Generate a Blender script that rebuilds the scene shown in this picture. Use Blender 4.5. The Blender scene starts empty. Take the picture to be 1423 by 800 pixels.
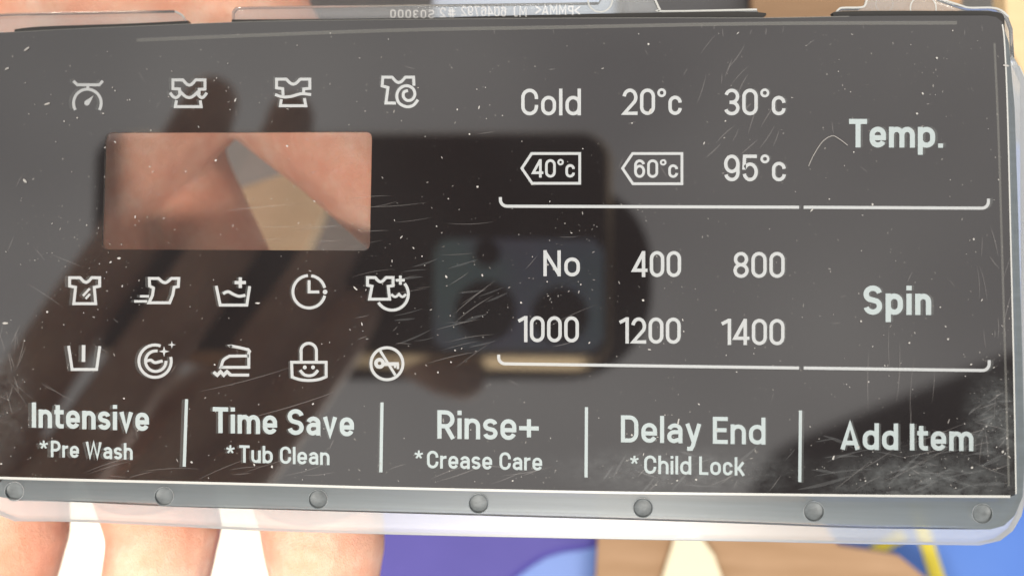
import bpy, bmesh, math, random
import numpy as np
from mathutils import Vector, Matrix

random.seed(7)
S = bpy.context.scene
COL = S.collection
MM = 0.001

# ------------------------------------------------------------------ camera
# A phone's main lens held about 12 cm over a panel that is tilted a little.
FPX, CX, CY, DIST = 1100.0, 711.5, 400.0, 0.120
A_T, B_T, ROLL = 5.5e-5, 3.8e-5, 0.010
n = np.array([A_T*FPX, B_T*FPX, 1.0]); nz = float(np.linalg.norm(n)); n = n/nz
EZ = -n
ex = np.array([math.cos(ROLL), math.sin(ROLL), 0.0]); ex = ex-(ex@EZ)*EZ; EX = ex/np.linalg.norm(ex)
EY = np.cross(EZ, EX)
ORG = np.array([0, 0, DIST])
def to_world(p):
    q = np.asarray(p)-ORG
    return np.array([q@EX, q@EY, q@EZ])
CAMW = to_world((0, 0, 0))
def px(x, y, z=0.0):
    """point of the level plane z (mm over the panel face) that shows at photo pixel x, y"""
    r = np.array([(x-CX)/FPX, (y-CY)/FPX, 1.0])
    d = np.array([r@EX, r@EY, r@EZ])
    t = (z*MM-CAMW[2])/d[2]
    return Vector(CAMW+t*d)
def rf(x, y, h):
    """point h mm above the face whose mirror image in the panel shows at pixel x, y"""
    p = px(x, y, -h)
    return Vector((p.x, p.y, h*MM))

cam = bpy.data.cameras.new('camera'); camo = bpy.data.objects.new('camera', cam); COL.objects.link(camo)
cam.sensor_width = 36; cam.lens = 36*FPX/1423; cam.clip_start = 0.005; cam.clip_end = 50
ax = [np.array([1, 0, 0]), np.array([0, -1, 0]), np.array([0, 0, -1])]
M = Matrix.Identity(4)
for j, a in enumerate(ax):
    for i, e in enumerate((EX, EY, EZ)):
        M[i][j] = float(a@e)
for i in range(3): M[i][3] = float(CAMW[i])
camo.matrix_world = M
cam.dof.use_dof = True; cam.dof.focus_distance = DIST*1.0; cam.dof.aperture_fstop = 8.0
S.camera = camo

# ------------------------------------------------------------------ world, lamp, exposure
w = bpy.data.worlds.new('World'); S.world = w; w.use_nodes = True
bg = w.node_tree.nodes['Background']
wt = w.node_tree
wtc = wt.nodes.new('ShaderNodeTexCoord'); wn = wt.nodes.new('ShaderNodeTexNoise'); wn.inputs['Scale'].default_value = 1.9; wn.inputs['Detail'].default_value = 2
wr_ = wt.nodes.new('ShaderNodeValToRGB')                       # pale, unevenly lit room all round
wr_.color_ramp.elements[0].position = 0.32; wr_.color_ramp.elements[0].color = (0.74, 0.71, 0.70, 1)
wr_.color_ramp.elements[1].position = 0.68; wr_.color_ramp.elements[1].color = (1.28, 1.23, 1.17, 1)
wt.links.new(wtc.outputs['Generated'], wn.inputs['Vector']); wt.links.new(wn.outputs['Fac'], wr_.inputs['Fac']); wt.links.new(wr_.outputs['Color'], bg.inputs['Color'])
bg.inputs['Strength'].default_value = 1.12
def lamp(name, loc, aim, watts, sx, sy, color):
    la = bpy.data.lights.new(name, 'AREA'); la.energy = watts; la.shape = 'RECTANGLE'; la.size = sx; la.size_y = sy; la.color = color
    lo = bpy.data.objects.new(name, la); COL.objects.link(lo); lo.location = loc
    lo.rotation_euler = (Vector(aim)-Vector(loc)).to_track_quat('-Z', 'Y').to_euler()
lamp('window_light', (0.03, -0.28, 0.64), (-0.04, 0, -0.02), 6.6, 0.36, 0.09, (1, 0.955, 0.87))
lamp('side_light', (-0.55, 0.75, 0.48), (-0.03, 0.05, -0.03), 5, 0.14, 0.14, (1, 0.92, 0.78))
lamp('low_fill_light', (0.03, -0.76, 0.47), (-0.03, 0, -0.05), 3.6, 0.40, 0.10, (1, 0.95, 0.86))  # unseen fill, added to brighten the wooden strip and the gold phone frame
S.view_settings.view_transform = 'Standard'; S.view_settings.look = 'None'
S.view_settings.exposure = 0; S.view_settings.gamma = 1

# ------------------------------------------------------------------ materials
MATS = {}
def mat(name, color, rough=0.5, metal=0.0, ior=1.5, spec=None, sss=0.0):
    m = bpy.data.materials.new(name); m.use_nodes = True
    b = m.node_tree.nodes['Principled BSDF']
    b.inputs['Base Color'].default_value = (*color, 1); b.inputs['Roughness'].default_value = rough
    b.inputs['Metallic'].default_value = metal; b.inputs['IOR'].default_value = ior
    if sss:
        b.inputs['Subsurface Weight'].default_value = sss
        b.inputs['Subsurface Radius'].default_value = (0.004, 0.0015, 0.0008)
        b.inputs['Subsurface Scale'].default_value = 1.0
    MATS[name] = m
    return m
def N(m, t, **kw):
    nd = m.node_tree.nodes.new(t)
    for k, v in kw.items(): setattr(nd, k, v)
    return nd
def L(m, a, b): m.node_tree.links.new(a, b)
def noise(m, scale, detail=3, rough=0.5, vec=None, sx=(1, 1, 1)):
    tc = N(m, 'ShaderNodeNewGeometry'); mp = N(m, 'ShaderNodeMapping')
    mp.inputs['Scale'].default_value = sx
    L(m, tc.outputs['Position'], mp.inputs['Vector'])
    nt = N(m, 'ShaderNodeTexNoise'); nt.inputs['Scale'].default_value = scale
    nt.inputs['Detail'].default_value = detail; nt.inputs['Roughness'].default_value = rough
    L(m, mp.outputs['Vector'], nt.inputs['Vector'])
    return nt.outputs['Fac']
def ramp(m, fac, stops):
    r = N(m, 'ShaderNodeValToRGB')
    e = r.color_ramp.elements
    while len(e) < len(stops): e.new(0.5)
    for q, (p, c) in zip(e, stops): q.position = p; q.color = (*c, 1) if len(c) == 3 else c
    L(m, fac, r.inputs['Fac'])
    return r.outputs['Color']
def bump(m, h, strength, dist):
    b = N(m, 'ShaderNodeBump'); b.inputs['Strength'].default_value = strength; b.inputs['Distance'].default_value = dist
    L(m, h, b.inputs['Height'])
    L(m, b.outputs['Normal'], m.node_tree.nodes['Principled BSDF'].inputs['Normal'])
def bsdf(m): return m.node_tree.nodes['Principled BSDF']

PIOR = 1.9
# black glossy face: ink under clear acrylic, with rubbed, cloudy patches of wear
face_m = mat('black_gloss_face', (0.012, 0.011, 0.011), 0.045, ior=PIOR)
def blob(m, c, rx, ry):
    g = N(m, 'ShaderNodeNewGeometry'); v = N(m, 'ShaderNodeVectorMath', operation='SUBTRACT')
    L(m, g.outputs['Position'], v.inputs[0]); v.inputs[1].default_value = c
    s = N(m, 'ShaderNodeVectorMath', operation='MULTIPLY'); L(m, v.outputs[0], s.inputs[0]); s.inputs[1].default_value = (1/rx, 1/ry, 0)
    l = N(m, 'ShaderNodeVectorMath', operation='LENGTH'); L(m, s.outputs[0], l.inputs[0])
    mr = N(m, 'ShaderNodeMapRange'); mr.interpolation_type = 'SMOOTHSTEP'
    mr.inputs['From Min'].default_value = 1.0; mr.inputs['From Max'].default_value = 0.15
    L(m, l.outputs['Value'], mr.inputs['Value'])
    return mr.outputs['Result']
def mth(m, op, a, b, clamp=False):
    q = N(m, 'ShaderNodeMath', operation=op, use_clamp=clamp)
    for i, v in enumerate((a, b)):
        if isinstance(v, (int, float)): q.inputs[i].default_value = v
        else: L(m, v, q.inputs[i])
    return q.outputs[0]
def mrange(m, v, a, b, c, d):
    r = N(m, 'ShaderNodeMapRange'); L(m, v, r.inputs['Value'])
    for k, x in zip(('From Min', 'From Max', 'To Min', 'To Max'), (a, b, c, d)): r.inputs[k].default_value = x
    return r.outputs['Result']
b1 = blob(face_m, px(1290, 674), 0.022, 0.007); b2 = blob(face_m, px(1385, 590), 0.006, 0.010)
b3 = blob(face_m, px(960, 655), 0.028, 0.005); b4 = blob(face_m, px(-5, 560), 0.008, 0.016)
nz1 = noise(face_m, 420, 6, 0.7, sx=(1, 1.5, 1))
msk = mth(face_m, 'MAXIMUM', mth(face_m, 'MAXIMUM', b1, b2), mth(face_m, 'MAXIMUM', mth(face_m, 'MULTIPLY', b3, 0.5), mth(face_m, 'MULTIPLY', b4, 0.45)))
wear = mth(face_m, 'MULTIPLY', msk, mrange(face_m, nz1, 0.30, 0.72, 0.0, 1.0), True)
film = mrange(face_m, noise(face_m, 18, 3, 0.5), 0.35, 0.75, 0.0, 1.0)
cm = N(face_m, 'ShaderNodeMix', data_type='RGBA')
cm.inputs[6].default_value = (0.012, 0.010, 0.0105, 1); cm.inputs[7].default_value = (0.20, 0.215, 0.22, 1)
L(face_m, mth(face_m, 'ADD', mth(face_m, 'MULTIPLY', wear, 0.42), mth(face_m, 'MULTIPLY', film, 0.03), True), cm.inputs[0])
L(face_m, cm.outputs[2], bsdf(face_m).inputs['Base Color'])
L(face_m, mrange(face_m, wear, 0, 1, 0.045, 0.16), bsdf(face_m).inputs['Roughness'])

print_m = mat('white_print', (0.35, 0.365, 0.375), 0.12, ior=1.5)
mint_m = mat('pale_mint_print', (0.32, 0.368, 0.378), 0.12, ior=1.5)
def veil(name, color, alpha, rough=0.3):
    m = mat(name, color, rough)
    bsdf(m).inputs['Alpha'].default_value = alpha
    return m
ghost_m = veil('print_ghost', (0.11, 0.115, 0.115), 0.40, 0.08); bsdf(ghost_m).inputs['IOR'].default_value = PIOR  # grey of the offset copy that paints a faint ghost image beside the print
scratch_m = veil('scratched_plastic', (0.45, 0.43, 0.42), 0.12)
scuff_m = veil('scuffed_plastic', (0.45, 0.47, 0.48), 0.055)
dust_m = mat('dust', (0.36, 0.35, 0.335), 0.7)
dust2_m = veil('fine_dust', (0.55, 0.53, 0.5), 0.32, 0.7)

def clear(name, tint, haze, hazecol, rough=0.05, ior=1.5, streak=False):
    """thin clear plastic: straight transmission, a diffuse haze and a fresnel gloss"""
    m = bpy.data.materials.new(name); m.use_nodes = True; m.node_tree.nodes.clear()
    out = N(m, 'ShaderNodeOutputMaterial')
    tr = N(m, 'ShaderNodeBsdfTransparent'); tr.inputs['Color'].default_value = (*tint, 1)
    df = N(m, 'ShaderNodeBsdfDiffuse'); df.inputs['Color'].default_value = (*hazecol, 1)
    tl = N(m, 'ShaderNodeBsdfTranslucent'); tl.inputs['Color'].default_value = (*hazecol, 1)
    a = N(m, 'ShaderNodeMixShader'); a.inputs[0].default_value = 0.4; L(m, df.outputs[0], a.inputs[1]); L(m, tl.outputs[0], a.inputs[2])
    b = N(m, 'ShaderNodeMixShader'); b.inputs[0].default_value = haze; L(m, tr.outputs[0], b.inputs[1]); L(m, a.outputs[0], b.inputs[2])
    if streak:
        L(m, mrange(m, noise(m, 90, 4, 0.6, sx=(0.25, 6, 1)), 0.3, 0.75, haze*0.85, min(1, haze*1.15)), b.inputs[0])
    gl = N(m, 'ShaderNodeBsdfGlossy'); gl.inputs['Roughness'].default_value = rough
    fr = N(m, 'ShaderNodeFresnel'); fr.inputs['IOR'].default_value = ior
    c = N(m, 'ShaderNodeMixShader'); L(m, fr.outputs[0], c.inputs[0]); L(m, b.outputs[0], c.inputs[1]); L(m, gl.outputs[0], c.inputs[2])
    L(m, c.outputs[0], out.inputs['Surface'])
    MATS[name] = m
    return m
pane_m = clear('smoked_window', (0.97, 0.95, 0.95), 0.055, (0.5, 0.45, 0.42), 0.06, 1.6)
lip_m = clear('clear_plastic', (0.96, 0.97, 0.97), 0.36, (0.86, 0.90, 0.94), 0.28, 1.5)
ledge_m = clear('smoky_plastic', (0.80, 0.83, 0.85), 0.74, (0.24, 0.275, 0.295), 0.32, 1.45, True)
side_m = clear('smoky_plastic_side', (0.7, 0.72, 0.72), 0.75, (0.10, 0.105, 0.10), 0.06, 1.6)
rimdark_m = mat('dark_rim', (0.022, 0.020, 0.018), 0.25)
edge_m = mat('pale_edge_highlight', (0.44, 0.445, 0.43), 0.2)  # pale colour stands for light caught on plastic edges
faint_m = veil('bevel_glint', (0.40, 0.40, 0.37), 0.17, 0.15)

skin_m = mat('skin', (0.62, 0.36, 0.26), 0.5, sss=0.35)
L(skin_m, ramp(skin_m, noise(skin_m, 95, 5, 0.65), [(0.36, (0.76, 0.36, 0.24)), (0.52, (0.80, 0.44, 0.31)), (0.66, (0.84, 0.55, 0.42))]), bsdf(skin_m).inputs['Base Color'])
vo = N(skin_m, 'ShaderNodeTexVoronoi'); vo.inputs['Scale'].default_value = 1500
bump(skin_m, mth(skin_m, 'ADD', mth(skin_m, 'MULTIPLY', vo.outputs['Distance'], 0.25), noise(skin_m, 420, 4, 0.6, sx=(1, 0.45, 1))), 0.7, 0.0008)
skin2_m = mat('tanned_skin', (0.62, 0.43, 0.33), 0.5, sss=0.2)
L(skin2_m, ramp(skin2_m, noise(skin2_m, 45, 4, 0.6), [(0.35, (0.45, 0.28, 0.21)), (0.65, (0.74, 0.54, 0.43))]), bsdf(skin2_m).inputs['Base Color'])

# ------------------------------------------------------------------ builders
def empty(name, loc=(0, 0, 0), label=None, cat=None, group=None):
    o = bpy.data.objects.new(name, None); COL.objects.link(o); o.location = loc; o.empty_display_size = 0.01
    if label: o['label'] = label; o['category'] = cat
    if group: o['group'] = group
    return o
def link(name, me, mats, parent=None, smooth=False):
    o = bpy.data.objects.new(name, me); COL.objects.link(o)
    for m in (mats if isinstance(mats, (list, tuple)) else [mats]): me.materials.append(m)
    if smooth:
        for p in me.polygons: p.use_smooth = True
    if parent:
        o.parent = parent; o.location = -Vector(parent.location)
    return o
def tag(o, label, cat, group=None):
    o['label'] = label; o['category'] = cat
    if group: o['group'] = group
    return o
def mesh(vs, fs, mi=None):
    me = bpy.data.meshes.new('mesh'); me.from_pydata([tuple(v) for v in vs], [], fs)
    if mi is not None: me.polygons.foreach_set('material_index', mi)
    me.update()
    return me
def slab(loops, z0, z1, bevel=0.0):
    """flat plate from closed outlines (first outer, others holes) given as world points; z in mm"""
    cu = bpy.data.curves.new('c', 'CURVE'); cu.dimensions = '2D'; cu.fill_mode = 'BOTH'
    cu.extrude = max(0.0, (z1-z0)*MM/2-bevel*MM); cu.bevel_depth = bevel*MM; cu.bevel_resolution = 2; cu.offset = -bevel*MM
    for lp in loops:
        sp = cu.splines.new('POLY'); sp.points.add(len(lp)-1); sp.use_cyclic_u = True
        for p, v in zip(sp.points, lp): p.co = (v[0], v[1], 0, 1)
    o = bpy.data.objects.new('c', cu); COL.objects.link(o)
    dg = bpy.context.evaluated_depsgraph_get(); dg.update()
    me = bpy.data.meshes.new_from_object(o.evaluated_get(dg))
    bpy.data.objects.remove(o); bpy.data.curves.remove(cu)
    for v in me.vertices: v.co.z += (z0+z1)/2*MM
    me.materials.clear()
    return me
def edge_slots(me, idx):
    """side walls of a plate take material slot idx"""
    for p in me.polygons: p.material_index = idx if abs(p.normal.z) < 0.5 else 0
def smooth_line(pts, k=6):
    """Catmull-Rom through pixel points"""
    out = []
    for i in range(len(pts)-1):
        p0 = pts[max(i-1, 0)]; p1 = pts[i]; p2 = pts[i+1]; p3 = pts[min(i+2, len(pts)-1)]
        for j in range(k):
            t = j/k
            out.append(tuple(0.5*((2*b)+(c-a)*t+(2*a-5*b+4*c-d)*t*t+(3*b-a-3*c+d)*t**3) for a, b, c, d in zip(p0, p1, p2, p3)))
    out.append(pts[-1])
    return out
def corner(cx, cy, r, a0, a1, k=7):
    return [(cx+r*math.cos(math.radians(a0+(a1-a0)*i/k)), cy+r*math.sin(math.radians(a0+(a1-a0)*i/k))) for i in range(k+1)]
def rrect(x0, y0, x1, y1, r, k=6):
    return corner(x1-r, y0+r, r, -90, 0, k)+corner(x1-r, y1-r, r, 0, 90, k)+corner(x0+r, y1-r, r, 90, 180, k)+corner(x0+r, y0+r, r, 180, 270, k)
def capsule(bm, a, ra, b, rb, seg=12):
    t = bmesh.new()
    for c, r in ((a, ra), (b, rb)):
        bmesh.ops.create_uvsphere(t, u_segments=seg, v_segments=max(6, seg*2//3), radius=r, matrix=Matrix.Translation(c))
    for f in list(t.faces): t.faces.remove(f)
    for e in list(t.edges): t.edges.remove(e)
    r = bmesh.ops.convex_hull(t, input=t.verts)
    bmesh.ops.delete(t, geom=[g for g in r['geom_interior'] if isinstance(g, bmesh.types.BMVert)], context='VERTS')
    me = bpy.data.meshes.new('t'); t.to_mesh(me); t.free(); bm.from_mesh(me); bpy.data.meshes.remove(me)
def ellipsoid(bm, c, r, rot=None, seg=20):
    m_ = Matrix.Translation(c) @ (rot.to_matrix().to_4x4() if rot else Matrix.Identity(4)) @ Matrix.Diagonal((*r, 1))
    bmesh.ops.create_uvsphere(bm, u_segments=seg, v_segments=seg*2//3, radius=1, matrix=m_)
def fuse(bm, voxel, it=6):
    """one continuous surface from overlapping limbs"""
    me = bpy.data.meshes.new('f'); bm.to_mesh(me); bm.free()
    o = bpy.data.objects.new('f', me); COL.objects.link(o)
    r = o.modifiers.new('r', 'REMESH'); r.mode = 'VOXEL'; r.voxel_size = voxel*MM
    s = o.modifiers.new('s', 'SMOOTH'); s.iterations = it; s.factor = 0.5
    dg = bpy.context.evaluated_depsgraph_get(); dg.update()
    out = bpy.data.meshes.new_from_object(o.evaluated_get(dg))
    bpy.data.objects.remove(o); bpy.data.meshes.remove(me)
    return out
def chain(bm, pts, seg=12):
    for (a, ra), (b, rb) in zip(pts, pts[1:]): capsule(bm, a, ra*MM, b, rb*MM, seg)

# ------------------------------------------------------------------ the surface below and what lies on it
ground_m = mat('grey_table', (0.20, 0.20, 0.195), 0.6)
L(ground_m, ramp(ground_m, noise(ground_m, 30, 4, 0.6), [(0.3, (0.17, 0.17, 0.165)), (0.7, (0.23, 0.225, 0.22))]), bsdf(ground_m).inputs['Base Color'])
GZ = -125
g = link('table_top', slab([[(-1.2, -1.2), (1.2, -1.2), (1.2, 1.2), (-1.2, 1.2)]], GZ-30, GZ), ground_m); g['kind'] = 'structure'
def sheet(name, pts, z, t, m, label, cat, bevel=0.0, curved=None):
    me = slab([[px(x, y, z) for x, y in pts]], z-t, z, bevel)
    o = link(name, me, m); return tag(o, label, cat)
def fibre(m, c0, c1, sc=60, sx=(1, 8, 1)):
    L(m, ramp(m, noise(m, sc, 4, 0.6, sx=sx), [(0.3, c0), (0.7, c1)]), bsdf(m).inputs['Base Color'])
    return m
blue_m = fibre(mat('blue_plastic', (0.13, 0.30, 0.80), 0.45), (0.075, 0.18, 0.56), (0.105, 0.23, 0.64), 14, (1, 1, 1))
purp_m = fibre(mat('violet_plastic', (0.24, 0.18, 0.75), 0.65), (0.055, 0.045, 0.27), (0.085, 0.07, 0.35), 20, (1, 1, 1))
card_m = fibre(mat('cardboard', (0.46, 0.29, 0.17), 0.8), (0.34, 0.205, 0.11), (0.42, 0.265, 0.155), 40)
paper_m = fibre(mat('white_paper', (0.82, 0.81, 0.76), 0.7), (0.82, 0.79, 0.66), (0.85, 0.83, 0.72), 30, (1, 1, 1))
cream_m = mat('cream_paper', (0.80, 0.72, 0.52), 0.7)
yel_m = mat('yellow_print', (0.80, 0.66, 0.06), 0.5)
wood_m = fibre(mat('pale_wood', (0.70, 0.50, 0.27), 0.5), (0.74, 0.58, 0.35), (0.86, 0.72, 0.47), 120, (1, 12, 1))
dk_m = mat('dark_grey_plastic', (0.10, 0.10, 0.105), 0.5)
pale_m = mat('pale_blue_plastic', (0.62, 0.72, 0.86), 0.4)

bp = empty('blue_sheet', px(1300, 700, -96), 'blue plastic sheet with yellow printed stripes at the lower right behind the panel', 'sheet')
link('sheet', slab([[px(x, y, -96) for x, y in [(690, 640), (1120, 560), (1380, 200), (1900, 180), (1900, 1500), (640, 1400)]]], -97.0, -96, 0.3), blue_m, bp)
for q in ([(1200, 765), (1212, 775), (1262, 748), (1250, 735)], [(1262, 700), (1280, 700), (1322, 830), (1300, 830)]):
    link('yellow_stripe', slab([[px(x, y, -95.9) for x, y in q]], -95.95, -95.7), yel_m, bp)
tag(link('violet_pouch', slab([[px(x, y, -84) for x, y in smooth_line([(400, 640), (620, 640), (846, 640), (842, 752), (760, 778), (690, 835), (600, 960), (430, 960), (400, 640)], 4)[:-1]]], -92, -84, 2.5), purp_m),
    'violet blue plastic pouch below the panel beside the fingertips', 'pouch')
sheet('cardboard_sheet', [(836, 640), (1090, 640), (1165, 758), (1250, 772), (1345, 850), (1500, 1300), (800, 1300), (826, 850)], -74, 3, card_m, 'brown cardboard sheet lying on the blue sheet below the panel', 'cardboard')
sheet('paper_scrap', [(938, 745), (968, 738), (992, 770), (1040, 900), (890, 900)], -72, 0.5, cream_m, 'torn cream paper scrap with a pointed tip on the brown cardboard', 'paper')
sheet('white_paper', [(-900, 560), (330, 560), (470, 690), (470, 1600), (-900, 1600)], -100, 0.6, paper_m, 'bright white paper seen in the gaps between the fingers', 'paper')
sheet('wooden_strip', [(120, 330), (330, 262), (420, 232), (560, 180), (620, 330), (452, 285), (420, 360), (380, 440), (140, 480)], -80, 6, wood_m, 'pale wooden strip seen through the display window between index finger and thumb', 'wood', 0.5)
sheet('cardboard_flap', [(1040, -160), (1190, -160), (1340, -60), (1330, 90), (1050, 90)], -60, 3, card_m, 'brown cardboard flap above the top edge of the panel', 'cardboard')
sheet('dark_case', rrect(870, -230, 1046, 70, 14), -66, 14, dk_m, 'dark grey plastic case above the panel beside the brown flap', 'case', 1.5)
sheet('pale_blue_case', rrect(600, -230, 858, 60, 20), -70, 10, pale_m, 'pale blue plastic case above the panel beside the palm', 'case', 1.5)
sheet('beige_board', [(1384, -300), (1800, -300), (1800, 110), (1430, 120), (1400, 60)], -58, 5, fibre(mat('beige_board', (0.68, 0.50, 0.29), 0.6), (0.66, 0.48, 0.27), (0.70, 0.53, 0.31)), 'beige board behind the top right corner of the panel', 'board')

# ------------------------------------------------------------------ the panel
FACE_TOP = [(-8, 46), (90, 41), (180, 37), (360, 30), (540, 27.5), (700, 26), (900, 25), (1060, 25), (1200, 22.5), (1372, 22)]
FACE_BOT = [(1404, 689.5), (1235, 688.5), (1063, 686.5), (880, 684.3), (700, 681), (530, 677.3), (360, 672.5), (130, 667), (0, 663.5), (-6, 663.2)]
face_px = smooth_line(FACE_TOP, 3)+[(1384, 24), (1393, 31), (1396.5, 44), (1400, 150), (1405, 350), (1409, 520), (1412.5, 682), (1410.5, 687.5)]+smooth_line(FACE_BOT, 3)+[(-11, 659), (-13, 640), (-15, 400), (-16, 70), (-14, 52)]
WIN = [(146.2, 184.2), (517, 183.3), (513.8, 348.2), (141.4, 346.6)]
def quad_round(q, r, k=5):
    out = []
    for i in range(4):
        p = Vector(q[i]); a = (Vector(q[i-1])-p).normalized(); b = (Vector(q[(i+1) % 4])-p).normalized()
        for j in range(k+1):
            t = j/k
            out.append(tuple((1-t)**2*(p+a*r)+2*t*(1-t)*p+t*t*(p+b*r)))
    return out
P = empty('control_panel', (0, 0, 0), 'black glossy washing machine control panel in clear plastic held in a hand', 'control panel')
win_px = quad_round(WIN, 10)
face = link('face_plate', slab([[px(*p) for p in face_px], [px(*p) for p in win_px]], -0.40, 0.0), face_m, P)
pane = link('display_window', slab([[px(*p) for p in win_px]], -0.36, -0.03), pane_m, P)
pane['label'] = 'smoked see-through display window in the black face'
def grow(pts, d, z):
    c = [px(*p, z) for p in pts]; out = []
    for i in range(len(c)):
        t = (c[(i+1) % len(c)]-c[i-1]); t.normalize(); out.append(c[i]+Vector((-t.y, t.x, 0))*d*MM)
    return out
# rim: hollow wall under the edge of the face
outer = [px(*p) for p in face_px]
def wall_ring(loop, z0, z1, th):
    vs = []; fs = []; k = len(loop)
    for i in range(k):
        t = loop[(i+1) % k]-loop[i-1]; t.normalize(); inn = loop[i]+Vector((-t.y, t.x, 0))*th*MM*RS
        for v, z in ((loop[i], z1), (loop[i], z0), (inn, z0), (inn, z1)): vs.append((v.x, v.y, z*MM))
    for i in range(k):
        j = (i+1) % k
        for a in range(4):
            b = (a+1) % 4; fs.append((i*4+a, j*4+a, j*4+b, i*4+b))
    return mesh(vs, fs)
area = sum(a.x*b.y-b.x*a.y for a, b in zip(outer, outer[1:]+outer[:1])); RS = 1 if area > 0 else -1
link('rim', wall_ring(outer, -4.4, -0.41, 1.0), rimdark_m, P)

# ribbons: flat strokes of one width in pixel space, laid on the face
def stroke(pts, wd, closed=False):
    """offset outline of a polyline in pixel space: list of (left, right)"""
    pts = [p for i, p in enumerate(pts) if i == 0 or math.hypot(p[0]-pts[i-1][0], p[1]-pts[i-1][1]) > 1e-3]
    if closed and math.hypot(pts[0][0]-pts[-1][0], pts[0][1]-pts[-1][1]) < 1e-3: pts = pts[:-1]
    k = len(pts); L_ = []; R_ = []
    for i in range(k):
        p = pts[i]
        a = pts[i-1] if (closed or i > 0) else None; b = pts[(i+1) % k] if (closed or i < k-1) else None
        def nrm(u, v):
            dx, dy = v[0]-u[0], v[1]-u[1]; l = math.hypot(dx, dy) or 1e-9; return (-dy/l, dx/l)
        if a is None: nx, ny = nrm(p, b); s = 1
        elif b is None: nx, ny = nrm(a, p); s = 1
        else:
            n1, n2 = nrm(a, p), nrm(p, b); nx, ny = n1[0]+n2[0], n1[1]+n2[1]; l = math.hypot(nx, ny) or 1e-9; nx /= l; ny /= l
            s = min(2.2, 1/max(0.3, nx*n1[0]+ny*n1[1]))
        L_.append((p[0]+nx*s*wd/2, p[1]+ny*s*wd/2)); R_.append((p[0]-nx*s*wd/2, p[1]-ny*s*wd/2))
    return L_, R_
FOOT = (778.0, 446.0)
class Print:
    """flat print: strokes and filled shapes given in photo pixels, laid in hair-thin steps on the face"""
    def __init__(s, z=0.02): s.v = []; s.f = []; s.mi = []; s.k = 0; s.z = z
    def _lay(s, L_, R_, closed, z, m, fn):
        o = len(s.v); k = len(L_)
        for a, b in zip(L_, R_): s.v.append(px(*fn(a), z)); s.v.append(px(*fn(b), z))
        for i in range(k if closed else k-1):
            j = (i+1) % k; s.f.append((o+2*i, o+2*j, o+2*j+1, o+2*i+1)); s.mi.append(m)
    def line(s, pts, wd, closed=False, ghost=0.0068):
        L_, R_ = stroke(pts, wd, closed)
        s.k += 1
        if ghost:
            fn = lambda p: (p[0]+(p[0]-FOOT[0])*ghost, p[1]+(p[1]-FOOT[1])*ghost*0.5)
            s._lay(L_, R_, closed, 0.004+s.k*0.0006, 1, fn)
        s._lay(L_, R_, closed, s.z+s.k*0.003, 0, lambda p: p)
    def poly(s, pts):
        s.k += 1; o = len(s.v); s.v += [px(*p, s.z+s.k*0.003) for p in pts]; s.f.append(tuple(range(o, o+len(pts)))); s.mi.append(0)
    def build(s, name, m, parent, label=None):
        me = mesh(s.v, s.f, s.mi)
        bm = bmesh.new(); bm.from_mesh(me)
        for f in bm.faces:
            f.normal_update()
            if f.normal.z < 0: f.normal_flip()
        bm.to_mesh(me); bm.free()
        ob = link(name, me, [m, ghost_m], parent)
        if label: ob['label'] = label
        return ob

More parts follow.
